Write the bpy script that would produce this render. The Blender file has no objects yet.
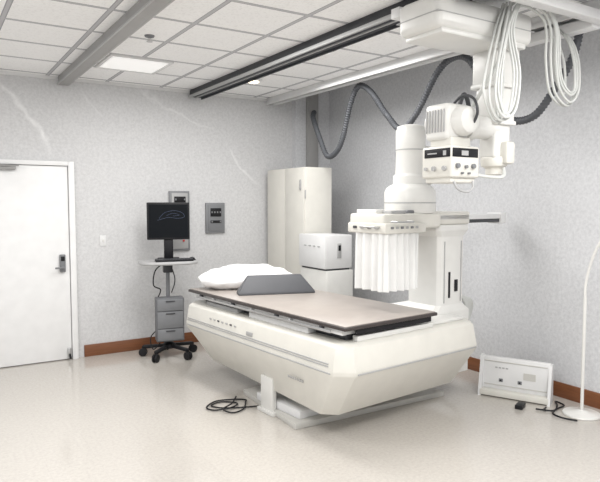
import bpy, bmesh, math, random
from mathutils import Vector, Matrix, noise as mnoise
random.seed(4)
R=math.radians
scene=bpy.context.scene
scene.view_settings.view_transform='Standard'
COL=scene.collection

# ---------------------------------------------------------------- materials
def mat(name,col,rough=0.5,metal=0.0,var=0.03,vscale=8.0,bump=0.0,bscale=60.0,emit=None,estr=0,spec=.5):
    m=bpy.data.materials.new(name); m.use_nodes=True
    nt=m.node_tree; n=nt.nodes; l=nt.links
    b=n['Principled BSDF']
    tc=n.new('ShaderNodeTexCoord'); nz=n.new('ShaderNodeTexNoise')
    nz.inputs['Scale'].default_value=vscale; nz.inputs['Detail'].default_value=3
    l.new(tc.outputs['Object'],nz.inputs['Vector'])
    cr=n.new('ShaderNodeValToRGB')
    c0=[max(0,c*(1-var)) for c in col]; c1=[min(1,c*(1+var)) for c in col]
    cr.color_ramp.elements[0].position=.3; cr.color_ramp.elements[1].position=.7
    cr.color_ramp.elements[0].color=(*c0,1); cr.color_ramp.elements[1].color=(*c1,1)
    l.new(nz.outputs['Fac'],cr.inputs['Fac']); l.new(cr.outputs['Color'],b.inputs['Base Color'])
    b.inputs['Roughness'].default_value=rough; b.inputs['Metallic'].default_value=metal
    b.inputs['Specular IOR Level'].default_value=spec
    if bump>0:
        n2=n.new('ShaderNodeTexNoise'); n2.inputs['Scale'].default_value=bscale
        l.new(tc.outputs['Object'],n2.inputs['Vector'])
        bp=n.new('ShaderNodeBump'); bp.inputs['Strength'].default_value=bump; bp.inputs['Distance'].default_value=.01
        l.new(n2.outputs['Fac'],bp.inputs['Height']); l.new(bp.outputs['Normal'],b.inputs['Normal'])
    if emit:
        b.inputs['Emission Color'].default_value=(*emit,1); b.inputs['Emission Strength'].default_value=estr
    return m

def wall_material(name,c0,c1,segs=(),c2=(.8,.8,.8)):
    m=bpy.data.materials.new(name); m.use_nodes=True
    nt=m.node_tree; n=nt.nodes; l=nt.links; b=n['Principled BSDF']
    tc=n.new('ShaderNodeTexCoord')
    nz=n.new('ShaderNodeTexNoise'); nz.inputs['Scale'].default_value=34; nz.inputs['Detail'].default_value=5; nz.inputs['Roughness'].default_value=.75
    l.new(tc.outputs['Object'],nz.inputs['Vector'])
    cr=n.new('ShaderNodeValToRGB'); cr.color_ramp.elements[0].position=.36; cr.color_ramp.elements[1].position=.62
    cr.color_ramp.elements[0].color=(*c0,1); cr.color_ramp.elements[1].color=(*c1,1)
    l.new(nz.outputs['Fac'],cr.inputs['Fac'])
    out=cr.outputs['Color']
    def mth(op,a,bv=None,cv=None):
        q=n.new('ShaderNodeMath'); q.operation=op
        for i,v in enumerate((a,bv,cv)):
            if v is None: continue
            if isinstance(v,(int,float)): q.inputs[i].default_value=v
            else: l.new(v,q.inputs[i])
        return q.outputs[0]
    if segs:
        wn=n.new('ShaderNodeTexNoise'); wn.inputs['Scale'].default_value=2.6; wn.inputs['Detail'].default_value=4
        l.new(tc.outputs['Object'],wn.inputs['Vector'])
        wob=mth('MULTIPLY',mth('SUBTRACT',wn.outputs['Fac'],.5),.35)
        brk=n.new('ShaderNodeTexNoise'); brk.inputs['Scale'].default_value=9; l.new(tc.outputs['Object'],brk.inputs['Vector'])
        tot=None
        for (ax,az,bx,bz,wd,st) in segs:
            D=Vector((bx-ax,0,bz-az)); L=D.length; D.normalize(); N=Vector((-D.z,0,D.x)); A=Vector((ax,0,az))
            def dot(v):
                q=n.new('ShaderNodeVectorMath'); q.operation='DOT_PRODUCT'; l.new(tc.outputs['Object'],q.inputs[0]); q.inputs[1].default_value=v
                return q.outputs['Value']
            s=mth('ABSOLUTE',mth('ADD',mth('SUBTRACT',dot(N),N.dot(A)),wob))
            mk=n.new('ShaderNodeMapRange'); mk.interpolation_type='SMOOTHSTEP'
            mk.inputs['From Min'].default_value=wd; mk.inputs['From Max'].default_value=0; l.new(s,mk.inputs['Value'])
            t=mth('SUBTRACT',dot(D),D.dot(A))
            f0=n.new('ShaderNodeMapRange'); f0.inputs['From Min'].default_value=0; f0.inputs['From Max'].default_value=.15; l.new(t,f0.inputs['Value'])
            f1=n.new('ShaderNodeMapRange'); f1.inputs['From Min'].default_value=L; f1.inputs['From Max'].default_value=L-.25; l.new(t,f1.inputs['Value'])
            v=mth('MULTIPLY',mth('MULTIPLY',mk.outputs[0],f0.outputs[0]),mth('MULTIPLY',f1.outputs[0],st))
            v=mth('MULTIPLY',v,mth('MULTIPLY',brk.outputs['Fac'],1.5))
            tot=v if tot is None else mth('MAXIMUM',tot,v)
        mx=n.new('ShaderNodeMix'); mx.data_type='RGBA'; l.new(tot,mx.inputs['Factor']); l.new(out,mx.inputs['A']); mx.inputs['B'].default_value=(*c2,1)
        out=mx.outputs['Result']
    l.new(out,b.inputs['Base Color'])
    b.inputs['Roughness'].default_value=.5
    bp=n.new('ShaderNodeBump'); bp.inputs['Strength'].default_value=.1; bp.inputs['Distance'].default_value=.004
    l.new(nz.outputs['Fac'],bp.inputs['Height']); l.new(bp.outputs['Normal'],b.inputs['Normal'])
    return m

def grid_mask(n,l,vec,axis,size,width,off=0):
    sep=n.new('ShaderNodeSeparateXYZ'); l.new(vec,sep.inputs[0])
    ad=n.new('ShaderNodeMath'); ad.operation='ADD'; ad.inputs[1].default_value=off+100*size
    l.new(sep.outputs[axis],ad.inputs[0])
    md=n.new('ShaderNodeMath'); md.operation='MODULO'; md.inputs[1].default_value=size; l.new(ad.outputs[0],md.inputs[0])
    lt=n.new('ShaderNodeMath'); lt.operation='LESS_THAN'; lt.inputs[1].default_value=width; l.new(md.outputs[0],lt.inputs[0])
    return lt.outputs[0]

def ceiling_material():
    m=bpy.data.materials.new('ceiling_tile'); m.use_nodes=True
    nt=m.node_tree; n=nt.nodes; l=nt.links; b=n['Principled BSDF']
    tc=n.new('ShaderNodeTexCoord')
    a=grid_mask(n,l,tc.outputs['Object'],0,.61,.024,.10); c=grid_mask(n,l,tc.outputs['Object'],1,.61,.024,.05)
    mx=n.new('ShaderNodeMath'); mx.operation='MAXIMUM'; l.new(a,mx.inputs[0]); l.new(c,mx.inputs[1])
    a2=grid_mask(n,l,tc.outputs['Object'],0,.61,.040,.108); c2=grid_mask(n,l,tc.outputs['Object'],1,.61,.040,.058)
    mx2=n.new('ShaderNodeMath'); mx2.operation='MAXIMUM'; l.new(a2,mx2.inputs[0]); l.new(c2,mx2.inputs[1])
    nz=n.new('ShaderNodeTexNoise'); nz.inputs['Scale'].default_value=55; nz.inputs['Detail'].default_value=5
    l.new(tc.outputs['Object'],nz.inputs['Vector'])
    cr=n.new('ShaderNodeValToRGB'); cr.color_ramp.elements[0].position=.33; cr.color_ramp.elements[1].position=.5
    cr.color_ramp.elements[0].color=(.84,.84,.84,1); cr.color_ramp.elements[1].color=(.93,.93,.93,1)
    l.new(nz.outputs['Fac'],cr.inputs['Fac'])
    m1=n.new('ShaderNodeMix'); m1.data_type='RGBA'; l.new(mx2.outputs[0],m1.inputs['Factor']); l.new(cr.outputs['Color'],m1.inputs['A']); m1.inputs['B'].default_value=(.34,.34,.36,1)
    m2=n.new('ShaderNodeMix'); m2.data_type='RGBA'; l.new(mx.outputs[0],m2.inputs['Factor']); l.new(m1.outputs['Result'],m2.inputs['A']); m2.inputs['B'].default_value=(.50,.50,.52,1)
    l.new(m2.outputs['Result'],b.inputs['Base Color']); b.inputs['Roughness'].default_value=.9
    return m

def floor_material():
    m=bpy.data.materials.new('floor_tile'); m.use_nodes=True
    nt=m.node_tree; n=nt.nodes; l=nt.links; b=n['Principled BSDF']
    tc=n.new('ShaderNodeTexCoord')
    nz=n.new('ShaderNodeTexNoise'); nz.inputs['Scale'].default_value=45; nz.inputs['Detail'].default_value=5; nz.inputs['Roughness'].default_value=.75
    l.new(tc.outputs['Object'],nz.inputs['Vector'])
    cr=n.new('ShaderNodeValToRGB'); cr.color_ramp.elements[0].position=.35; cr.color_ramp.elements[1].position=.6
    cr.color_ramp.elements[0].color=(.455,.425,.39,1); cr.color_ramp.elements[1].color=(.525,.495,.455,1)
    l.new(nz.outputs['Fac'],cr.inputs['Fac'])
    a=grid_mask(n,l,tc.outputs['Object'],0,.305,.0025); c=grid_mask(n,l,tc.outputs['Object'],1,.305,.0025)
    mx=n.new('ShaderNodeMath'); mx.operation='MAXIMUM'; l.new(a,mx.inputs[0]); l.new(c,mx.inputs[1])
    sc=n.new('ShaderNodeMath'); sc.operation='MULTIPLY'; sc.inputs[1].default_value=.2; l.new(mx.outputs[0],sc.inputs[0])
    m1=n.new('ShaderNodeMix'); m1.data_type='RGBA'; l.new(sc.outputs[0],m1.inputs['Factor']); l.new(cr.outputs['Color'],m1.inputs['A']); m1.inputs['B'].default_value=(.34,.32,.29,1)
    l.new(m1.outputs['Result'],b.inputs['Base Color']); b.inputs['Roughness'].default_value=.13
    b.inputs['Specular IOR Level'].default_value=.9
    n2=n.new('ShaderNodeTexNoise'); n2.inputs['Scale'].default_value=7; l.new(tc.outputs['Object'],n2.inputs['Vector'])
    bp=n.new('ShaderNodeBump'); bp.inputs['Strength'].default_value=.05; bp.inputs['Distance'].default_value=.01
    l.new(n2.outputs['Fac'],bp.inputs['Height']); l.new(bp.outputs['Normal'],b.inputs['Normal'])
    return m

def wood_material():
    m=bpy.data.materials.new('wood_trim'); m.use_nodes=True
    nt=m.node_tree; n=nt.nodes; l=nt.links; b=n['Principled BSDF']
    tc=n.new('ShaderNodeTexCoord'); mp=n.new('ShaderNodeMapping'); mp.inputs['Scale'].default_value=(1.5,1.5,30)
    l.new(tc.outputs['Object'],mp.inputs[0])
    nz=n.new('ShaderNodeTexNoise'); nz.inputs['Scale'].default_value=3; l.new(mp.outputs[0],nz.inputs['Vector'])
    cr=n.new('ShaderNodeValToRGB'); cr.color_ramp.elements[0].color=(.12,.04,.016,1); cr.color_ramp.elements[1].color=(.25,.095,.036,1)
    l.new(nz.outputs['Fac'],cr.inputs['Fac']); l.new(cr.outputs['Color'],b.inputs['Base Color']); b.inputs['Roughness'].default_value=.4
    return m

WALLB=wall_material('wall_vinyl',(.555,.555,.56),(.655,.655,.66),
   segs=[(.70,3.02,1.14,2.15,.045,.65),(2.05,3.0,3.05,2.55,.03,.4),(3.15,2.40,3.70,1.90,.035,.5),(1.45,2.95,1.75,2.55,.02,.3)],c2=(.90,.90,.90))  # pale streaks of reflected light painted into the wall colour
WALLR=wall_material('wall_vinyl_side',(.55,.555,.57),(.66,.665,.68))
CEIL=ceiling_material(); FLOOR=floor_material(); WOOD=wood_material()
WHITE=mat('enamel_white',(.71,.705,.68),.3)
WHITE2=mat('enamel_cool_white',(.72,.72,.72),.4)
CREAM=mat('enamel_cream',(.67,.655,.605),.35)
OFFW=mat('enamel_off_white',(.55,.54,.51),.35)
LGREY=mat('light_grey_paint',(.40,.40,.40),.4)
MGREY=mat('mid_grey_paint',(.19,.195,.205),.45)
PGREY=mat('panel_grey_paint',(.21,.215,.225),.45)
BGREY=mat('cart_box_grey',(.13,.135,.145),.45)
BGREY2=mat('cart_drawer_grey',(.19,.195,.205),.45)
DGREY=mat('dark_grey_plastic',(.05,.052,.058),.45)
BLACK=mat('black_plastic',(.009,.009,.011),.45,spec=.3)
STEEL=mat('brushed_steel',(.55,.55,.55),.3,.9)
DOORM=mat('door_paint',(.80,.80,.80),.4)
TAN=mat('tabletop_laminate',(.38,.34,.31),.32,var=.04)
BROWN=mat('dark_tabletop_edge',(.045,.036,.034),.4)
CLOTH=mat('white_cotton',(.84,.84,.84),.9,bump=.3,bscale=25)
VINYL=mat('grey_vinyl_pad',(.07,.072,.08),.5)
CURT=mat('lead_vinyl_white',(.76,.76,.75),.5)
HOSEM=mat('corrugated_grey_hose',(.085,.09,.10),.55)
CABLE=mat('off_white_cable',(.56,.57,.55),.5)
RAILG=mat('grey_rail',(.33,.325,.32),.45)
RAILD=mat('dark_rail',(.03,.032,.038),.5)
RED=mat('red_button',(.5,.04,.04),.4)
LIGHTM=mat('light_diffuser',(.9,.9,.9),.5,emit=(1,.99,.96),estr=.35)
LAMPM=mat('lamp_glow',(.9,.9,.8),.5,emit=(1,.85,.55),estr=4)

# ---------------------------------------------------------------- builder
class B:
    def __init__(s): s.bm=bmesh.new()
    def _add(s,t,mi,M=None):
        for f in t.faces: f.material_index=mi
        if M is not None: t.transform(M)
        me=bpy.data.meshes.new('t'); t.to_mesh(me); t.free(); s.bm.from_mesh(me); bpy.data.meshes.remove(me)
    def box(s,c,d,rot=(0,0,0),bev=0.004,seg=2,mi=0):
        t=bmesh.new(); bmesh.ops.create_cube(t,size=1); bmesh.ops.scale(t,vec=d,verts=t.verts)
        if bev>0: bmesh.ops.bevel(t,geom=t.edges[:]+t.verts[:],offset=min(bev,min(d)*.48),segments=seg,profile=.5,affect='EDGES')
        M=Matrix.Translation(c)@Matrix.Rotation(rot[2],4,'Z')@Matrix.Rotation(rot[1],4,'Y')@Matrix.Rotation(rot[0],4,'X')
        s._add(t,mi,M); return s
    def bb(s,x0,x1,y0,y1,z0,z1,bev=0.004,mi=0,seg=2):
        return s.box(((x0+x1)/2,(y0+y1)/2,(z0+z1)/2),(abs(x1-x0),abs(y1-y0),abs(z1-z0)),bev=bev,mi=mi,seg=seg)
    def rev(s,p0,p1,prof,seg=28,mi=0):
        p0=Vector(p0);p1=Vector(p1); q=(p1-p0).normalized().to_track_quat('Z','Y')
        t=bmesh.new(); rings=[]
        for r,h in prof:
            rings.append([t.verts.new((r*math.cos(2*math.pi*i/seg),r*math.sin(2*math.pi*i/seg),h)) for i in range(seg)])
        for a,b in zip(rings,rings[1:]):
            for i in range(seg): t.faces.new((a[i],a[(i+1)%seg],b[(i+1)%seg],b[i]))
        t.faces.new(rings[0][::-1]); t.faces.new(rings[-1])
        s._add(t,mi,Matrix.Translation(p0)@q.to_matrix().to_4x4()); return s
    def cyl(s,p0,p1,r,r1=None,seg=24,mi=0,bev=0.0):
        L=(Vector(p1)-Vector(p0)).length; r1=r if r1 is None else r1
        pr=[(r,0),(r1,L)] if bev<=0 else [(r-bev,0),(r-bev*.3,bev*.3),(r,bev),(r1,L-bev),(r1-bev*.3,L-bev*.3),(r1-bev,L)]
        return s.rev(p0,p1,pr,seg,mi)
    def loft(s,rings,mi=0,bev=0):
        t=bmesh.new(); rr=[[t.verts.new(p) for p in r] for r in rings]; n=len(rr[0])
        for a,b in zip(rr,rr[1:]):
            for i in range(n): t.faces.new((a[i],a[(i+1)%n],b[(i+1)%n],b[i]))
        t.faces.new(rr[0][::-1]); t.faces.new(rr[-1])
        bmesh.ops.recalc_face_normals(t,faces=t.faces)
        if bev>0: bmesh.ops.bevel(t,geom=t.edges[:],offset=bev,segments=2,profile=.5,affect='EDGES')
        s._add(t,mi); return s
    def tube(s,pts,r,seg=8,mi=0,sub=6,corr=0,smooth=True):
        P=[Vector(p) for p in pts]
        if smooth:
            Q=[]
            for i in range(len(P)-1):
                p0=P[max(i-1,0)];p1=P[i];p2=P[i+1];p3=P[min(i+2,len(P)-1)]
                for k in range(sub):
                    u=k/sub
                    Q.append(.5*((2*p1)+(p2-p0)*u+(2*p0-5*p1+4*p2-p3)*u*u+(3*p1-p0-3*p2+p3)*u**3))
            Q.append(P[-1]); P=Q
        if corr:
            Q=[P[0]]; step=corr; acc=0
            for a,b in zip(P,P[1:]):
                L=(b-a).length; d=step-acc
                while d<=L: Q.append(a.lerp(b,d/L)); d+=step
                acc=L-(d-step)
            P=Q
        t=bmesh.new(); rings=[]; up=Vector((0,0,1)); N=None
        for i,p in enumerate(P):
            T=(P[min(i+1,len(P)-1)]-P[max(i-1,0)]).normalized()
            if N is None:
                N=T.cross(up)
                if N.length<.01: N=T.cross(Vector((1,0,0)))
                N.normalize()
            else:
                N=(N-T*N.dot(T)).normalized()
            Bn=T.cross(N); rad=r*(1+.14*(1 if i%2 else -1)) if corr else r
            rings.append([t.verts.new(p+rad*(math.cos(2*math.pi*k/seg)*N+math.sin(2*math.pi*k/seg)*Bn)) for k in range(seg)])
        for a,b in zip(rings,rings[1:]):
            for k in range(seg): t.faces.new((a[k],a[(k+1)%seg],b[(k+1)%seg],b[k]))
        t.faces.new(rings[0][::-1]); t.faces.new(rings[-1])
        bmesh.ops.recalc_face_normals(t,faces=t.faces)
        s._add(t,mi); return s
    def ball(s,c,d,mi=0,seg=20):
        t=bmesh.new(); bmesh.ops.create_uvsphere(t,u_segments=seg,v_segments=seg//2,radius=.5)
        s._add(t,mi,Matrix.Translation(c)@Matrix.Diagonal((*d,1))); return s

MATS={}
def _mesh(name,b,mats,M=None,angle=35):
    me=bpy.data.meshes.new(name)
    if M is not None: b.bm.transform(M)
    b.bm.to_mesh(me); b.bm.free()
    for m in (mats if isinstance(mats,(list,tuple)) else [mats]): me.materials.append(m)
    for p in me.polygons: p.use_smooth=True
    me.set_sharp_from_angle(angle=R(angle))
    return me
def thing(name,label,cat,loc,rz=0,group=None):
    o=bpy.data.objects.new(name,None); o.empty_display_size=.1; o.location=loc; o.rotation_euler=(0,0,rz)
    COL.objects.link(o); o['label']=label; o['category']=cat
    if group: o['group']=group
    MATS[o.name]=Matrix.Translation(loc)@Matrix.Rotation(rz,4,'Z')
    return o
def part(name,parent,b,mats,world=False,label=None,angle=35):
    M=MATS[parent.name]
    me=_mesh(name,b,mats,M.inverted() if world else None,angle)
    o=bpy.data.objects.new(name,me); COL.objects.link(o); o.parent=parent
    MATS[o.name]=M
    if label: o['label']=label
    return o
def solo(name,label,cat,b,mats,loc=(0,0,0),rz=0,world=True,group=None,kind=None,angle=35):
    M=Matrix.Translation(loc)@Matrix.Rotation(rz,4,'Z')
    me=_mesh(name,b,mats,M.inverted() if world else None,angle)
    o=bpy.data.objects.new(name,me); COL.objects.link(o); o.location=loc; o.rotation_euler=(0,0,rz)
    MATS[o.name]=M
    if label: o['label']=label
    if cat: o['category']=cat
    if group: o['group']=group
    if kind: o['kind']=kind
    return o
def struct(name,b,mats,label,loc=(0,0,0)):
    return solo(name,label,'room',b,mats,loc=loc,kind='structure')

YB=6.77; XR=4.68; ZC=3.03; ZH=3.65
# ---------------------------------------------------------------- room
struct('floor',B().bb(-3,XR+.15,-2,YB+.15,-.1,0,bev=0),FLOOR,'glossy beige speckled vinyl tile floor')
struct('wall_back',B().bb(-3,XR+.15,YB,YB+.15,0,ZH,bev=0),WALLB,'light grey textured vinyl wallcovering wall with painted pale light streaks')
struct('wall_right',B().bb(XR,XR+.15,-2,YB,0,ZH,bev=0),WALLR,'light grey textured vinyl wallcovering wall beside the cabinets')
struct('wall_corner',B().bb(4.14,XR,YB-.09,YB,0,ZH,bev=0),WALLR,'furred out grey wall section in the room corner')
struct('ceiling',B().bb(-3,3.92,-2,YB,ZC,ZC+.04,bev=0).bb(3.92,XR,-2,YB,ZH,ZH+.04,bev=0),CEIL,'suspended ceiling with white acoustic tiles')
struct('trim_1',B().bb(3.885,3.92,-2,YB-.001,ZC-.01,ZH,bev=0),WHITE2,'white ceiling edge fascia')
struct('trim_2',B().bb(-3,3.88,YB-.02,YB,ZC-.03,ZC,bev=0),WHITE2,'white ceiling edge angle strip')
struct('baseboard_back',B().bb(1.44,4.14,YB-.02,YB,0,.13,bev=.004),WOOD,'brown stained wood baseboard')
struct('baseboard_right',B().bb(XR-.02,XR,-2,YB-.09,0,.13,bev=.004),WOOD,'brown stained wood baseboard along the side wall')
d=struct('door_1',B().bb(.40,1.305,YB-.035,YB-.002,.01,2.09,bev=.003),DOORM,'white flush hospital door')
fr=struct('trim_3',B().bb(1.31,1.37,YB-.06,YB,0,2.14,bev=.004).bb(.34,.395,YB-.06,YB,0,2.14,bev=.004).bb(.395,1.31,YB-.06,YB,2.095,2.14,bev=.004),DOORM,'white painted metal door frame')
hb=B().bb(1.20,1.26,YB-.065,YB-.035,.96,1.15,bev=.008).cyl((1.23,YB-.065,1.01),(1.23,YB-.10,1.01),.012).box((1.195,YB-.10,1.01),(.10,.015,.02),bev=.006)
hb.bb(1.21,1.25,YB-.07,YB-.064,1.08,1.13,bev=.002,mi=1)
part('lock_handle',d,hb,[MGREY,BLACK],world=True,label='grey keypad lock with lever handle')
part('door_closer',d,B().bb(.62,.80,YB-.09,YB-.035,2.04,2.075,bev=.006).box((.74,YB-.10,2.08),(.18,.02,.012),rot=(0,0,.3),bev=.003),RAILG,world=True)
part('door_stop',d,B().bb(1.26,1.295,YB-.06,YB-.035,.03,.13,bev=.004).cyl((1.278,YB-.06,.06),(1.278,YB-.10,.03),.012,mi=1),[STEEL,BLACK],world=True)
for hz in (.35,1.05,1.8): part('hinge',d,B().cyl((.4,YB-.045,hz),(.4,YB-.045,hz+.1),.008,seg=12),STEEL,world=True)
o=thing('light_switch','white wall light switch plate beside the door','switch',(1.67,YB,1.25))
part('plate',o,B().bb(1.635,1.705,YB-.008,YB,1.22,1.34,bev=.003),WHITE2,world=True)
part('toggle',o,B().bb(1.662,1.678,YB-.02,YB-.006,1.265,1.295,bev=.003),WHITE,world=True)

def epanel(x,z0,z1,w,label,blk,tall):
    o=thing('electrical_panel',label,'electrical panel',(x,YB,z0),group='wall electrical panels')
    part('panel_frame',o,B().bb(x-w/2,x+w/2,YB-.03,YB,z0,z1,bev=.004),PGREY,world=True)
    part('cover',o,B().bb(x-w/2+.025,x+w/2-.025,YB-.038,YB-.03,z0+.025,z1-.025,bev=.003),LGREY if tall else MGREY,world=True)
    for (zc,hh,nn) in blk:
        b=B(); b.bb(x-.07,x+.07,YB-.05,YB-.036,zc-hh/2,zc+hh/2,bev=.003)
        for i in range(nn): b.bb(x-.055+i*.11/max(nn-1,1)-.008,x-.055+i*.11/max(nn-1,1)+.008,YB-.056,YB-.046,zc-.01,zc+.01,bev=.002,mi=1)
        part('breaker',o,b,[BLACK,PGREY],world=True)
    if tall: part('indicator',o,B().cyl((x+.04,YB-.037,z0+.12),(x+.04,YB-.05,z0+.12),.012),RED,world=True)
    return o
epanel(2.56,1.13,1.84,.25,'tall grey electrical breaker panel behind the monitor',[(1.74,.07,2),(1.40,.10,2)],True)
epanel(3.02,1.33,1.70,.25,'square grey breaker panel with black switches on the wall',[(1.585,.10,4),(1.47,.03,2)],False)

o=thing('cable_duct','grey vertical cable duct up the wall corner','duct',(4.38,YB-.09,1.9))
part('channel',o,B().bb(4.30,4.46,YB-.15,YB-.09,1.9,3.3,bev=.004),RAILG,world=True)
part('cover',o,B().bb(4.315,4.445,YB-.157,YB-.15,1.92,3.28,bev=.003),RAILG,world=True)

# ---------------------------------------------------------------- ceiling fixtures
def lightpanel(x,y,sx,sy,label):
    o=thing('ceiling_light_panel',label,'light',(x,y,ZC-.02))
    part('frame',o,B().bb(x-sx/2,x+sx/2,y-sy/2,y-sy/2+.03,ZC-.02,ZC,bev=.002).bb(x-sx/2,x+sx/2,y+sy/2-.03,y+sy/2,ZC-.02,ZC,bev=.002)
      .bb(x-sx/2,x-sx/2+.03,y-sy/2+.03,y+sy/2-.03,ZC-.02,ZC,bev=.002).bb(x+sx/2-.03,x+sx/2,y-sy/2+.03,y+sy/2-.03,ZC-.02,ZC,bev=.002),WHITE2,world=True)
    part('diffuser',o,B().bb(x-sx/2+.03,x+sx/2-.03,y-sy/2+.03,y+sy/2-.03,ZC-.012,ZC,bev=0),LIGHTM,world=True)
lightpanel(1.74,5.745,.59,.59,'bright square fluorescent ceiling panel')
for (x,y,w) in [(2.98,4.30,False),(3.06,5.80,True)]:
    o=thing('recessed_downlight','round recessed ceiling downlight, '+('glowing warm' if w else 'unlit with chrome rim'),'light',(x,y,ZC-.02),group='recessed downlights')
    part('rim',o,B().rev((x,y,ZC),(x,y,ZC-.02),[(.095,0),(.095,.008),(.07,.02),(.065,.02)]),WHITE2 if w else RAILG,world=True)
    part('bulb',o,B().rev((x,y,ZC-.018),(x,y,ZC-.04),[(.06,0),(.055,.012),(.02,.02)]),LAMPM if w else WHITE,world=True)
o=thing('ceiling_sprinkler','small chrome fire sprinkler head hanging from the ceiling','sprinkler',(1.56,4.72,ZC))
part('escutcheon',o,B().rev((1.56,4.72,ZC+.01),(1.56,4.72,ZC-.02),[(.04,0),(.04,.012),(.035,.022),(.015,.03)]),MGREY,world=True)
part('head',o,B().cyl((1.56,4.72,ZC-.015),(1.56,4.72,ZC-.045),.008).cyl((1.56,4.72,ZC-.045),(1.56,4.72,ZC-.05),.024),STEEL,world=True)

o=thing('ceiling_rail','wide grey ceiling mounted equipment rail','rail',(1.28,3.5,2.94),group='ceiling rails')
part('beam',o,B().bb(1.235,1.325,.2,YB-.04,2.94,ZC,bev=.004),RAILG,world=True)
part('flange',o,B().bb(1.22,1.235,.2,YB-.04,2.94,2.955,bev=.002),LGREY,world=True)
part('flange',o,B().bb(1.325,1.34,.2,YB-.04,2.94,2.955,bev=.002),LGREY,world=True)
o=thing('ceiling_rail','dark double channel ceiling rail with pale edges','rail',(2.74,3.5,2.92),group='ceiling rails')
part('beam',o,B().bb(2.70,2.84,.2,YB-.04,2.95,ZC,bev=.003),RAILD,world=True)
part('flange',o,B().bb(2.68,2.70,.2,YB-.04,2.935,2.965,bev=.003),LGREY,world=True)
part('flange',o,B().bb(2.762,2.778,.2,YB-.04,2.94,2.952,bev=.002),LGREY,world=True)
part('flange',o,B().bb(2.84,2.855,.2,YB-.04,2.93,2.99,bev=.003),RAILD,world=True)
o=thing('ceiling_rail','white ceiling rail along the raised ceiling edge','rail',(3.78,3.5,2.94),group='ceiling rails')
part('beam',o,B().bb(3.74,3.84,.2,YB-.04,2.96,ZC,bev=.004),WHITE2,world=True)
part('flange',o,B().bb(3.725,3.74,.2,YB-.04,2.945,2.975,bev=.002),WHITE2,world=True)
part('flange',o,B().bb(3.84,3.855,.2,YB-.04,2.945,2.975,bev=.002),WHITE2,world=True)
part('slot',o,B().bb(3.77,3.81,.2,YB-.04,2.954,2.963,bev=.002),LGREY,world=True)

raw=[(5.90,2.45),(5.73,2.237),(5.49,2.357),(5.305,2.79),(5.16,2.955),(4.954,2.86),(4.709,2.604),(4.482,2.427),(4.267,2.55),(4.0,2.888),(3.79,2.985),(3.604,2.91),(3.418,2.61),(3.214,2.38),(2.976,2.367),(2.80,2.54),(2.652,2.754),(2.604,2.93)]
k=.985
pts=[(4.36,YB-.20,2.88),(4.25,6.42,2.84),(4.05,6.12,2.72)]+[(4.0*k,y*k,1.71+(z-1.71)*k) for y,z in raw]
H=thing('cable_hose','dark grey corrugated cable hose draped in loops under the ceiling','hose',(3.94,4.5,2.2))
part('corrugated_tube',H,B().tube(pts,.028,seg=12,corr=.013,sub=10),HOSEM,world=True,angle=60)
for (y,z) in [(5.16,2.955),(3.79,2.985)]:
    b=B().bb(3.925,3.955,y*k-.02,y*k+.02,1.71+(z-1.71)*k+.0,3.03,bev=.003)
    b.bb(3.91,3.97,y*k-.03,y*k+.03,3.02,3.05,bev=.003)
    part('hanger',H,b,RAILG,world=True)

# ---------------------------------------------------------------- ceiling tube crane
C=thing('ceiling_xray_tube_crane','white ceiling suspended x-ray tube on telescopic column','x-ray machine',(3.0,2.7,2.68))
b=B().bb(2.52,3.38,2.52,2.87,2.72,2.92,bev=.045,seg=4).bb(2.57,3.33,2.54,2.85,2.695,2.73,bev=.01)
part('carriage',C,b,WHITE,world=True)
b=B().bb(2.58,3.86,2.28,2.36,2.88,2.945,bev=.006).bb(2.58,3.86,2.92,3.0,2.88,2.945,bev=.006).bb(2.58,2.66,2.36,2.92,2.88,2.93,bev=.006).bb(3.76,3.86,2.36,2.92,2.86,2.93,bev=.01)
part('bridge_beam',C,b,WHITE2,world=True)
part('carriage_seam',C,B().bb(2.517,3.383,2.517,2.873,2.805,2.81,bev=0),LGREY,world=True)
cx,cy=3.26,2.72
zz=[2.72,2.46,2.22,2.0]; ww=[.12,.10,.08]
for i in range(3):
    w=ww[i]; b=B().bb(cx-w,cx+w,cy-w*.85,cy+w*.85,zz[i+1],zz[i]+.03,bev=.02,seg=3)
    if i<2: b.bb(cx-w-.006,cx+w+.006,cy-w*.85-.006,cy+w*.85+.006,zz[i+1],zz[i+1]+.03,bev=.008,mi=0)
    part('telescopic_column',C,b,WHITE,world=True)
b=B().rev((cx,cy,2.01),(cx,cy,1.89),[(.085,0),(.09,.02),(.083,.06),(.055,.075),(.055,.115),(.04,.12)]).bb(cx-.02,cx+.07,cy-.12,cy-.05,1.96,2.11,bev=.02)
part('column_end',C,b,CREAM,world=True)
tx,ty=2.885,2.76
b=B().cyl((tx+.08,ty-.02,2.20),(cx-.02,cy,2.20),.075,bev=.012).rev((tx+.1,ty-.02,2.20),(tx+.16,ty-.02,2.20),[(.09,0),(.09,.06)])
part('support_arm',C,b,WHITE,world=True)
b=B().rev((tx,ty+.17,2.22),(tx,ty-.18,2.22),[(.055,0),(.08,.015),(.093,.05),(.096,.11),(.096,.25),(.093,.30),(.08,.335),(.055,.35)])
b.bb(tx-.125,tx+.07,ty-.09,ty+.11,2.10,2.33,bev=.03,seg=3)
TH=part('tube_housing',C,b,WHITE,world=True)
for i in range(7): part('vent_rib',TH,B().bb(tx-.132,tx-.122,ty-.07+i*.025,ty-.06+i*.025,2.15,2.29,bev=.002),LGREY,world=True)
part('grab_ring',C,B().tube([(tx+.02,ty-.12,2.14),(tx+.02,ty-.20,2.25),(tx+.02,ty-.17,2.35),(tx+.02,ty-.07,2.38),(tx+.02,ty+.03,2.31)],.009),DGREY,world=True)
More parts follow.
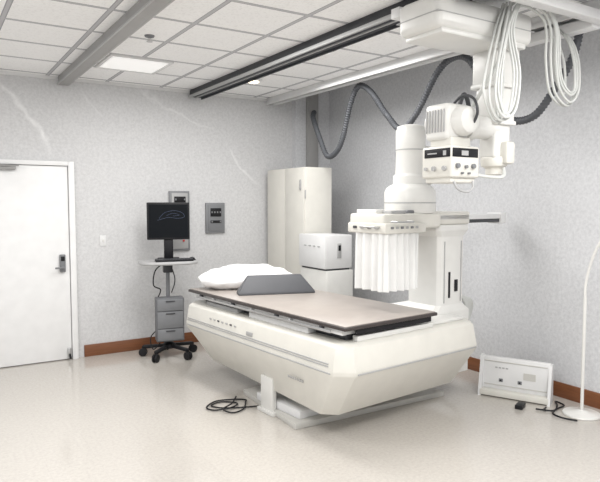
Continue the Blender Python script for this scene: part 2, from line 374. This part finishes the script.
part('high_voltage_cable',C,B().tube([(tx+.05,ty-.02,2.31),(tx+.08,ty-.03,2.40),(tx+.13,ty-.02,2.37),(tx+.16,ty-.02,2.25)],.015),DGREY,world=True)
b=B().bb(tx-.135,tx+.12,ty-.14,ty+.12,1.86,2.06,bev=.016,seg=3).bb(tx-.10,tx+.08,ty-.10,ty+.08,2.05,2.12,bev=.01).bb(tx-.12,tx+.10,ty-.12,ty+.10,1.83,1.87,bev=.01)
K=part('collimator',C,b,CREAM,world=True)
x0=tx-.135; y0=ty-.14
part('display_strip',K,B().bb(x0-.004,x0+.002,ty-.13,ty+.09,1.99,2.045,bev=.002).bb(x0-.006,x0-.003,ty-.10,ty-.075,2.0,2.03,bev=0,mi=1).bb(x0-.006,x0-.003,ty-.02,ty+.06,2.012,2.02,bev=0,mi=1),[BLACK,LGREY],world=True)
part('display_strip',K,B().bb(tx-.125,tx+.10,y0-.004,y0+.002,1.99,2.045,bev=.002).bb(tx-.05,tx+.01,y0-.006,y0-.003,2.0,2.03,bev=0,mi=1),[BLACK,LGREY],world=True)
for (yy,z,r) in [(-.09,1.92,.015),(0,1.92,.015),(.07,1.92,.010)]: part('control_knob',K,B().cyl((x0+.002,ty+yy,z),(x0-.018,ty+yy,z),r,seg=16),LGREY,world=True)
for (xx,z,r) in [(-.085,1.935,.015),(-.01,1.93,.010),(.055,1.935,.015),(-.045,1.89,.007),(.015,1.89,.007)]: part('control_knob',K,B().cyl((tx+xx,y0+.002,z),(tx+xx,y0-.018,z),r,seg=16),MGREY,world=True)
part('handle',K,B().tube([(tx-.09,ty-.12,1.84),(tx-.07,ty-.14,1.79),(tx+.0,ty-.15,1.775),(tx+.06,ty-.14,1.80),(tx+.08,ty-.12,1.84)],.008),LGREY,world=True)
rnd=random.Random(7)
for j in range(6):
    s=(j-2.5)*.019; h=rnd.uniform(-.04,.04); q=rnd.uniform(-.03,.03); yo=rnd.uniform(-.035,.035)
    b=B().tube([(3.08+s*.3,2.50+yo,2.93),(2.99+s,2.46+yo,2.75+q),(2.91+s*1.3,2.44+yo,2.50),(2.89+s*1.4,2.43+yo,2.33-q+h*.5),(2.96+s*.6,2.43+yo,2.25-abs(s)+h*.6),(3.05-s,2.43+yo,2.31+h),(3.09-s*1.3,2.44+yo,2.50),(3.05-s,2.46+yo,2.74),(3.09-s*.4,2.45+yo,2.90)],.0085,seg=7,sub=7)
    part('looped_cable',C,b,CABLE,world=True,label='looped off-white cable')
    b=B().tube([(3.09-s*.4,2.45+yo,2.90),(3.20,2.44+yo,2.95+s*.6),(3.36,2.44+yo,2.93+s),(3.47+s,2.45+yo,2.80),(3.51+s*1.2,2.47+yo,2.62),(3.57+s,2.48+yo,2.48+s+h*.5),(3.68,2.48+yo,2.42+s+h),(3.79-s,2.50+yo,2.49+h*.5),(3.81-s*1.2,2.52+yo,2.66),(3.78-s,2.55+yo,2.80),(3.76,2.60,2.90)],.0085,seg=7,sub=7)
    part('looped_cable',C,b,CABLE,world=True,label='looped off-white cable')
part('tube_cable',C,B().tube([(2.93,2.62,2.31),(2.93,2.50,2.46),(3.01,2.47,2.60),(3.09,2.50,2.74)],.013),CABLE,world=True)
part('tube_cable',C,B().tube([(3.25,2.63,1.93),(3.17,2.58,1.87),(3.01,2.64,1.88)],.011),CABLE,world=True)

# ---------------------------------------------------------------- fluoroscopy table
TR=R(5.4); TL=(2.35,3.165,0)
T=thing('fluoroscopy_table','white x-ray fluoroscopy table with boat shaped body and imaging tower','x-ray table',TL,TR)
def ring(pts,z): return [(x,y,z) for x,y in pts]
def cham(x0,x1,y0,y1,c,x0f=None,x1f=None):
    x0f=x0 if x0f is None else x0f; x1f=x1 if x1f is None else x1f
    return [(x0+c,y0),(x1-c,y0),(x1,y0+c),(x1f,y1-c),(x1f-c,y1),(x0f+c,y1),(x0f,y1-c),(x0,y0+c)]
b=B().loft([ring(cham(.10,1.32,.34,2.0,.05,.20,1.10),.18),ring(cham(.01,1.44,.18,2.15,.09,.14,1.18),.20),ring(cham(-.05,1.50,-.04,2.33,.11,-.05,1.22),.53),ring(cham(-.05,1.50,-.045,2.33,.11,-.05,1.22),.56),
   ring(cham(-.02,1.475,-.01,2.31,.09,-.02,1.20),.72),ring(cham(.01,1.45,.02,2.29,.09,.01,1.18),.745)],bev=.005)
BODY=part('body',T,b,CREAM,angle=20)
for z,xx in [(.605,-.044),(.588,-.047)]: part('trim_stripe',BODY,B().bb(xx-.003,xx+.01,.12,2.2,z-.004,z+.004,bev=.001),LGREY)
part('trim_stripe',BODY,B().bb(-.055,-.04,.09,2.20,.538,.549,bev=.002),LGREY)
part('trim_stripe',BODY,B().bb(.08,1.38,-.049,-.03,.538,.549,bev=.002),LGREY)
for i in range(7):
    yy=1.35+i*.07; part('control_button',BODY,B().box((-.036,yy,.66),(.008,.03,.014),bev=.003,mi=0),DGREY if i in (1,4) else LGREY)
part('nameplate',BODY,B().box((-.040,1.12,.635),(.008,.09,.035),bev=.003),LGREY)
for q in range(7): part('maker_badge',BODY,B().box((-.012,.45+q*.028,.40),(.006,.018,.02),rot=(0,R(-10),0),bev=.002),LGREY)
b=B().loft([ring([(.0,.55),(1.52,.38),(1.30,1.5),(.14,1.5)],0.0),ring([(.0,.55),(1.52,.38),(1.30,1.5),(.14,1.5)],.045)],bev=.004)
part('base_plate',T,b,OFFW)
part('base_cover',T,B().bb(.08,.60,.60,1.2,.045,.11,bev=.01),WHITE2)
part('pedestal',T,B().bb(.35,1.2,.75,1.45,.045,.30,bev=.01),LGREY)
b=B().bb(.035,.075,.90,1.07,.0,.30,bev=.006).bb(.02,.09,.87,1.10,0,.03,bev=.004)
part('support_leg',T,b,WHITE)
part('tabletop_edge',T,B().bb(0,.95,0,2.27,.842,.866,bev=.004),BROWN)
part('tabletop',T,B().bb(.012,.938,.012,2.258,.866,.873,bev=.003),TAN,label='taupe laminate tabletop surface')
part('accessory_rail',T,B().bb(.03,.07,.06,2.2,.80,.842,bev=.003),WHITE2)
part('accessory_rail',T,B().bb(.88,.92,.06,2.2,.80,.842,bev=.003),WHITE2)
part('cross_rail',T,B().bb(.07,.88,.10,.14,.79,.842,bev=.003),WHITE2)
part('accessory_rail',T,B().bb(-.006,.006,.15,2.1,.808,.828,bev=.003),STEEL)
for i,yy in enumerate([.25,.62,.80,1.15,1.45,1.78,2.02]): part('rail_bracket',T,B().bb(.0,.04,yy,yy+.025,.806,.842,bev=.002),STEEL if i%2 else DGREY)
part('carriage_frame',T,B().bb(.12,.85,.12,2.15,.745,.80,bev=.006),DGREY)
part('drive_cover',T,B().bb(.04,.12,.45,1.25,.745,.79,bev=.006),WHITE2)
part('drive_cover',T,B().bb(.05,.12,1.45,2.0,.745,.78,bev=.006),LGREY)
b=B().loft([ring([(.12,.02),(.90,.02),(.84,.10),(.7,.15),(.5,.17),(.3,.15),(.18,.10)],.80),ring([(.12,.02),(.90,.02),(.84,.10),(.7,.15),(.5,.17),(.3,.15),(.18,.10)],.838)])
part('end_bracket',T,b,BLACK)
part('deck_cover',T,B().bb(.96,1.38,.08,.9,.745,.775,bev=.01),WHITE)
part('deck_cover',T,B().bb(.15,.95,.04,.09,.745,.785,bev=.006),WHITE)
b=B().loft([ring(cham(1.20,1.70,.24,.85,.04),.24),ring(cham(1.20,1.70,.24,.85,.04),.78),ring(cham(1.28,1.62,.26,.62,.03),.84),ring(cham(1.28,1.62,.26,.62,.03),1.42),ring(cham(1.24,1.66,.24,.64,.03),1.47),ring(cham(1.24,1.66,.24,.64,.03),1.52)],bev=.004)
TW=part('tower',T,b,WHITE)
part('tower_slot',TW,B().bb(1.40,1.42,.252,.262,.90,1.12,bev=.002),BLACK)
part('tower_slot',TW,B().bb(1.48,1.52,.252,.262,.95,1.05,bev=.002),BLACK)
part('tower_groove',TW,B().bb(1.34,1.35,.254,.262,.86,1.38,bev=.002),LGREY)
part('tower_groove',TW,B().bb(1.56,1.57,.254,.262,.86,1.38,bev=.002),LGREY)
b=B().bb(.58,1.25,.22,.60,1.50,1.62,bev=.02,seg=3).bb(.56,1.02,.18,.60,1.47,1.55,bev=.012).bb(1.02,1.66,.24,.62,1.52,1.63,bev=.02,seg=3)
SD=part('spot_film_device',T,b,CREAM)
part('slide_bar',T,B().bb(1.25,2.14,.24,.38,1.56,1.605,bev=.006),WHITE2)
part('slide_bar_track',T,B().bb(1.66,2.10,.25,.37,1.53,1.56,bev=.004),DGREY)
part('slide_end_cap',T,B().bb(2.10,2.18,.23,.39,1.515,1.615,bev=.01),WHITE2)
for i in range(6): part('control_button',SD,B().box((.63+i*.055,.178,1.515),(.028,.01,.018),bev=.003),LGREY if i%2 else MGREY)
for i in range(4): part('control_button',SD,B().box((.558,.27+i*.08,1.515),(.01,.04,.02),bev=.003),DGREY if i%2 else LGREY)
part('control_panel',SD,B().box((.76,.29,1.63),(.16,.10,.03),bev=.008),LGREY)
part('control_panel',SD,B().box((.92,.28,1.63),(.08,.05,.03),bev=.006),MGREY)
part('control_panel',SD,B().box((.66,.44,1.635),(.10,.22,.035),bev=.008),WHITE)
part('grab_handle',SD,B().tube([(.62,.18,1.56),(.62,.12,1.56),(.80,.12,1.56),(.80,.18,1.56)],.007,smooth=False),STEEL)
part('grab_handle',SD,B().tube([(.57,.24,1.52),(.51,.24,1.52),(.51,.40,1.52),(.57,.40,1.52)],.008,smooth=False),STEEL)
def curtain_contour(z,k):
    n=200; path=[]
    for i in range(n+1):
        t=i/n
        if t<.42: x=.58; y=.52-.315*(t/.42); nx,ny=-1,0
        else: x=.58+.38*((t-.42)/.58); y=.205; nx,ny=0,-1
        w=(math.sin(t*math.pi*2*9+.6*math.sin(t*17))*.017 + math.sin(t*math.pi*2*3+1)*.005)*k
        path.append((x,y,nx,ny,w))
    out=[(x+nx*w,y+ny*w,z) for x,y,nx,ny,w in path]; inn=[(x+nx*(w-.006),y+ny*(w-.006),z) for x,y,nx,ny,w in path]
    return out+inn[::-1]
b=B().loft([curtain_contour(1.03,1.25),curtain_contour(1.2,1.1),curtain_contour(1.4,.85),curtain_contour(1.485,.5)])
part('lead_curtain',T,b,CURT,label='pleated white lead vinyl curtain')
ix,iy=1.09,.42
b=B().rev((ix,iy,1.62),(ix,iy,2.39),[(.20,0),(.21,.02),(.21,.17),(.197,.20),(.167,.225),(.14,.235),(.14,.30),(.122,.32),(.117,.50),(.121,.51),(.121,.67),(.111,.69),(.111,.705),(.06,.72)],seg=40)
b.bb(ix+.05,ix+.19,iy-.10,iy+.10,1.85,2.17,bev=.03,seg=3)
part('image_intensifier',T,b,WHITE)
part('seam_band',T,B().rev((ix,iy,1.70),(ix,iy,1.71),[(.213,0),(.213,.008)],seg=40),LGREY)
part('seam_band',T,B().rev((ix,iy,2.13),(ix,iy,2.14),[(.1235,0),(.1235,.008)],seg=40),LGREY)
for j in range(6):
    o_=j*.02
    part('service_cable',T,B().tube([(1.58,.58+o_,1.0-o_),(1.70+o_*.5,.50,.95-o_),(1.84+o_,.42,.80),(1.88+o_,.40+o_,.55),(1.82+o_*.5,.42+o_,.26),(1.62,.50+o_,.08),(1.35,.66+o_,.06)],.013,seg=8),CABLE)

# pillow
def blob(c,d,wr=.01,ex=.55):
    t=bmesh.new(); rows=[]
    nu,nv=44,22
    for j in range(nv+1):
        ph=-math.pi/2+math.pi*j/nv; row=[]
        for i in range(nu):
            th=2*math.pi*i/nu
            sg=lambda v,e: math.copysign(abs(v)**e,v)
            x=sg(math.cos(th),ex)*sg(math.cos(ph),.8); y=sg(math.sin(th),ex)*sg(math.cos(ph),.8); z=sg(math.sin(ph),1.0)
            edge=max(abs(x),abs(y)); z*=(1-.45*edge**3)
            p=Vector((x*d[0]/2,y*d[1]/2,z*d[2]/2))
            nn=mnoise.noise(p*7+Vector((3,1,2)))*wr+mnoise.noise(p*18)*wr*.4
            p.z+=nn if p.z>-.2*d[2] else 0
            row.append(t.verts.new(p))
        rows.append(row)
    for a,b2 in zip(rows,rows[1:]):
        for i in range(nu): t.faces.new((a[i],a[(i+1)%nu],b2[(i+1)%nu],b2[i]))
    bmesh.ops.remove_doubles(t,verts=t.verts,dist=.0005)
    bmesh.ops.recalc_face_normals(t,faces=t.faces)
    for v in t.verts: v.co.z=max(v.co.z,-d[2]*.33)
    b=B(); b._add(t,0,Matrix.Translation(c)); return b
def tw(x,y,z=0):
    return (TL[0]+x*math.cos(TR)-y*math.sin(TR),TL[1]+x*math.sin(TR)+y*math.cos(TR),z)
pl=blob((0,0,.086),(.94,.46,.26),.03)
solo('pillow','soft white pillow lying on the head end of the table','pillow',pl,CLOTH,loc=tw(.52,2.04,.874),rz=TR-.30,world=False,angle=80)
b=B().loft([[(-.35,-.09,0),(.36,-.09,0),(.36,.05,0),(-.35,.05,0)],[(-.35,-.085,.02),(.36,-.085,.02),(.36,.05,.02),(-.35,.05,.02)],[(-.25,.01,.165),(.25,.01,.165),(.25,.05,.165),(-.25,.05,.165)]],bev=.006)
solo('positioning_wedge','dark grey vinyl positioning wedge on the tabletop','wedge cushion',b,VINYL,loc=tw(.50,1.52,.8735),rz=R(-18),world=False)

# ---------------------------------------------------------------- cabinets
o=thing('tall_equipment_cabinet','tall white metal equipment cabinet with double doors','cabinet',(3.9,6.24,0))
part('body',o,B().bb(3.73,4.10,5.80,6.68,.05,2.115,bev=.006).bb(3.76,4.08,5.83,6.65,0,.05,bev=.004,mi=1),[CREAM,DGREY],world=True)
for i,(y0,y1) in enumerate([(5.81,6.236),(6.244,6.67)]):
    dd=part('door',o,B().bb(3.712,3.73,y0,y1,.08,2.105,bev=.003),CREAM,world=True)
    if i==0: part('handle',dd,B().bb(3.70,3.714,y0+.05,y0+.08,1.85,1.97,bev=.003).bb(3.695,3.703,y0+.055,y0+.075,1.87,1.90,bev=.003,mi=1),[LGREY,STEEL],world=True)
for z in (1.75,.5): part('hinge',o,B().bb(3.72,3.735,5.798,5.803,z,z+.1,bev=.001),LGREY,world=True)
o=thing('generator_cabinet','low white two tier generator cabinet beside the tall cabinet','cabinet',(3.8,5.5,0))
part('upper_unit',o,B().bb(3.62,3.98,5.24,5.77,.985,1.35,bev=.008),WHITE2,world=True)
part('lower_unit',o,B().bb(3.64,3.99,5.23,5.77,.06,.965,bev=.008).bb(3.68,3.95,5.27,5.74,0,.06,mi=1),[WHITE,DGREY],world=True)
part('seam',o,B().bb(3.65,3.96,5.26,5.75,.96,.99,bev=0),DGREY,world=True)
part('switch_plate',o,B().bb(3.78,3.83,5.231,5.241,1.10,1.26,bev=.003).bb(3.79,3.82,5.226,5.233,1.18,1.24,bev=.002,mi=1),[LGREY,BLACK],world=True)
for i in range(4): part('vent_slot',o,B().bb(3.612,3.622,5.34+i*.09,5.38+i*.09,1.22,1.232,bev=.001),LGREY,world=True)

# ---------------------------------------------------------------- computer cart
cxx,cyy=2.25,6.30
K=thing('computer_cart','grey rolling computer cart with five casters near the wall','cart',(cxx,cyy,0),R(-12))
b=B().rev((0,0,.09),(0,0,.16),[(.05,0),(.07,.01),(.07,.05),(.04,.07)])
for i in range(5):
    a=2*math.pi*i/5+.3
    b.box((.15*math.cos(a),.15*math.sin(a),.115),(.28,.05,.035),rot=(0,R(4),a),bev=.01)
part('star_base',K,b,BLACK)
for i in range(5):
    a=2*math.pi*i/5+.3; x,y=.29*math.cos(a),.29*math.sin(a); p=(-math.sin(a),math.cos(a))
    b=B().cyl((x,y,.05),(x,y,.115),.012).cyl((x-p[0]*.012,y-p[1]*.012,.045),(x+p[0]*.012,y+p[1]*.012,.045),.02).cyl((x+p[0]*.006,y+p[1]*.006,.045),(x+p[0]*.028,y+p[1]*.028,.045),.045,bev=.006).cyl((x-p[0]*.006,y-p[1]*.006,.045),(x-p[0]*.028,y-p[1]*.028,.045),.045,bev=.006)
    part('caster',K,b,BLACK)
part('column',K,B().cyl((0,.04,.15),(0,.04,1.04),.022).cyl((0,.04,.15),(0,.04,.6),.03),MGREY)
BX=part('storage_box',K,B().bb(-.15,.15,-.13,.02,.19,.67,bev=.012),BGREY)
part('front_cover',BX,B().bb(-.138,.138,-.14,-.129,.205,.33,bev=.004),BGREY2)
part('front_cover',BX,B().bb(-.138,.138,-.14,-.129,.34,.52,bev=.004),BGREY2)
part('front_cover',BX,B().bb(-.138,.138,-.14,-.129,.53,.655,bev=.004),BGREY2)
for zz_ in (.31,.50,.635): part('pull',BX,B().bb(-.05,.05,-.148,-.139,zz_-.006,zz_+.006,bev=.003),DGREY)
oval=lambda s,z:[(s*.32*math.copysign(abs(math.cos(2*math.pi*i/28))**.6,math.cos(2*math.pi*i/28)),-.03+s*.21*math.copysign(abs(math.sin(2*math.pi*i/28))**.6,math.sin(2*math.pi*i/28)),z) for i in range(28)]
part('tray',K,B().loft([oval(.96,1.035),oval(1,1.045),oval(1,1.06),oval(.97,1.07)]),LGREY)
part('power_cord',K,B().tube([(-.05,.06,1.03),(-.14,.02,.95),(-.16,0,.80),(-.08,.05,.74),(-.12,-.02,.66)],.007),BLACK)
part('power_cord',K,B().tube([(.03,.08,1.03),(.08,.05,.85),(.04,.05,.7)],.006),BLACK)
part('power_cord',K,B().tube([(-.12,.04,.3),(-.2,.0,.22),(-.18,-.05,.10),(-.1,-.02,.16)],.006),BLACK)
part('bracket',K,B().bb(-.05,.05,0,.08,.93,1.035,bev=.008),DGREY)
a=R(-17); mz=1.071
M_=thing('computer_monitor','black flat screen monitor standing on the cart tray','monitor',(cxx+.02,cyy+.03,mz),a)
part('bezel',M_,B().bb(-.23,.23,-.03,.02,.225,.635,bev=.01),BLACK)
part('stand',M_,B().bb(-.045,.045,.02,.05,.03,.40,bev=.008).bb(-.12,.12,-.08,.10,0,.02,bev=.008).bb(-.05,.05,-.01,.045,.015,.24,bev=.01),BLACK)
SCR=mat('monitor_screen',(.002,.003,.004),.5,emit=(.02,.03,.06),estr=.05,spec=.15)
LINE=mat('screen_line',(.02,.025,.04),.5,emit=(.06,.09,.17),estr=.6)
part('screen',M_,B().bb(-.21,.21,-.033,-.029,.25,.612,bev=0),SCR)
part('screen_graphic',M_,B().tube([(-.10,-.0335,.46),(-.04,-.0335,.52),(.06,-.0335,.545),(.15,-.0335,.52),(.17,-.0335,.475),(.10,-.0335,.46),(0,-.0335,.47),(-.08,-.0335,.45),(-.12,-.0335,.44)],.0018,seg=6),LINE)
part('screen_graphic',M_,B().tube([(-.02,-.0335,.49),(.05,-.0335,.515),(.12,-.0335,.495),(.05,-.0335,.485)],.0015,seg=6),LINE)
o=thing('keyboard','black computer keyboard on the cart tray','keyboard',(cxx+.02,cyy-.14,mz),R(-12))
part('case',o,B().bb(-.20,.20,-.06,.06,.0,.02,bev=.005),BLACK)
b=B().bb(-.195,.195,-.056,.056,.018,.022,bev=0)
for r_ in range(4):
    for c_ in range(13): b.box((-.18+c_*.03,-.042+r_*.028,.023),(.024,.022,.008),bev=0)
part('keys',o,b,DGREY)
o=thing('computer_mouse','black computer mouse on the cart tray','mouse',(cxx+.24,cyy-.10,mz))
part('shell',o,B().ball((0,0,.014),(.06,.10,.035)).bb(-.028,.028,-.045,.045,0,.01,bev=.004),BLACK)
part('scroll_wheel',o,B().cyl((-.004,-.025,.03),(.004,-.025,.03),.008,seg=12),MGREY)

# ---------------------------------------------------------------- floor items right
ang=math.atan2(3.07-3.58,4.45-4.2)
o=thing('table_footrest','white detached table footrest standing on its edge by the wall','footrest',(4.325,3.325,0),ang)
L=.57/2
PN=part('panel',o,B().bb(-L,L,-.02,.03,.02,.34,bev=.006),WHITE2)
part('side_bracket',o,B().loft([[(-L-.015,-.10,0),(-L+.01,-.10,0),(-L+.01,.06,0),(-L-.015,.06,0)],[(-L-.015,-.02,.345),(-L+.01,-.02,.345),(-L+.01,.04,.345),(-L-.015,.04,.345)]]),WHITE2)
part('side_bracket',o,B().loft([[(L-.01,-.10,0),(L+.015,-.10,0),(L+.015,.06,0),(L-.01,.06,0)],[(L-.01,-.02,.33),(L+.015,-.02,.33),(L+.015,.04,.33),(L-.01,.04,.33)]]),WHITE2)
part('lower_ledge',o,B().bb(-L,L,-.10,-.02,.01,.06,bev=.006),CREAM)
for x in (-.12,.04): part('latch',PN,B().box((x,-.022,.14),(.035,.008,.03),bev=.003).box((x,-.026,.14),(.014,.01,.014),bev=.002,mi=1),[MGREY,BLACK])
for q in range(4): part('sticker',PN,B().box((-.16+q*.03,-.0215,.25),(.02,.004,.012),bev=0),LGREY)
part('sticker',PN,B().box((.12,-.0215,.20),(.10,.004,.06),bev=0),OFFW)
part('rib',PN,B().bb(-L+.02,L-.02,-.026,-.018,.09,.098,bev=.002),OFFW)
part('rib',PN,B().bb(-L+.02,L-.02,-.026,-.018,.30,.308,bev=.002),OFFW)

lx,ly=4.42,2.76
o=thing('floor_lamp','white gooseneck floor lamp with round base near the wall','lamp',(lx,ly,0))
part('base',o,B().rev((lx,ly,0),(lx,ly,.04),[(.14,0),(.145,.008),(.14,.018),(.06,.028),(.03,.04)],seg=40),WHITE,world=True)
part('pole',o,B().cyl((lx,ly,.03),(lx,ly,.95),.013).tube([(lx,ly,.94),(lx,ly,1.05),(lx-.0,ly-.03,1.2),(lx-.01,ly-.08,1.33),(lx-.03,ly-.17,1.46),(lx-.06,ly-.30,1.54),(lx-.09,ly-.42,1.52)],.011,seg=12),WHITE,world=True)
part('lamp_shade',o,B().rev((lx-.085,ly-.40,1.54),(lx-.12,ly-.50,1.42),[(.02,0),(.035,.02),(.05,.06),(.085,.15),(.08,.15),(.03,.06)]),WHITE,world=True)

solo('extension_cable','tangled black power cord on the floor by the footrest','cable',
  B().tube([(4.30,3.00,.012),(4.23,2.98,.012),(4.20,3.02,.012),(4.28,2.92,.012),(4.42,2.98,.012),(4.50,3.05,.012),(4.47,2.95,.012),(4.34,2.93,.012),(4.22,2.88,.012),(4.20,2.78,.012),(4.24,2.68,.012)],.007),BLACK,loc=(4.3,2.95,0))
o=thing('power_adapter','small black power adapter lying on the floor','adapter',(4.14,3.13,0),.4)
part('case',o,B().bb(-.06,.06,-.03,.03,0,.035,bev=.006),BLACK)
part('plug',o,B().bb(.06,.08,-.012,.012,.008,.03,bev=.003),DGREY)
solo('coiled_cable','coiled black cable lying on the floor beside the table leg','cable',
  B().tube([(2.30,4.3,.012),(2.15,4.35,.012),(2.02,4.42,.012),(1.97,4.52,.012),(2.08,4.56,.012),(2.18,4.46,.012),(2.08,4.36,.022),(1.95,4.40,.012),(1.92,4.50,.012),(2.05,4.60,.012),(2.2,4.56,.012),(2.28,4.5,.012),(2.25,4.44,.014),(2.16,4.30,.014),(2.05,4.27,.012),(2.0,4.35,.026),(2.12,4.44,.026),(2.25,4.62,.012)],.0065),BLACK,loc=(2.1,4.4,0))

# ---------------------------------------------------------------- lights
def area(x,y,z,sx,sy,p,rot=(0,0,0),col=(1,.99,.975)):
    l=bpy.data.lights.new('area','AREA'); l.shape='RECTANGLE'; l.size=sx; l.size_y=sy; l.energy=p; l.color=col
    o=bpy.data.objects.new('area_lamp',l); o.location=(x,y,z); o.rotation_euler=rot; COL.objects.link(o)
area(.3,1.0,2.95,1.2,2.4,78)
area(-.2,4.2,2.95,1.2,1.2,44)
area(2.1,4.2,3.0,.6,1.2,38)
area(2.2,.6,2.95,1.2,1.2,66)
area(1.9,5.3,3.0,.5,.5,12)
area(3.3,4.7,3.0,.6,1.6,30)
area(3.3,1.2,2.95,.6,1.2,38)  # added overhead lamp without a fixture, brightens the right wall
w=bpy.data.worlds.new('World'); scene.world=w; w.use_nodes=True
w.node_tree.nodes['Background'].inputs[0].default_value=(.98,.99,1,1); w.node_tree.nodes['Background'].inputs[1].default_value=.85

# ---------------------------------------------------------------- camera
cam=bpy.data.cameras.new('Camera'); cam.lens=35.7; cam.sensor_width=36
co=bpy.data.objects.new('Camera',cam); COL.objects.link(co); co.location=(0,0,1.71)
v=Vector((.533*.998,.846*.998,-.0654)); co.rotation_euler=v.to_track_quat('-Z','Y').to_euler()
cam.clip_start=.05
scene.camera=co
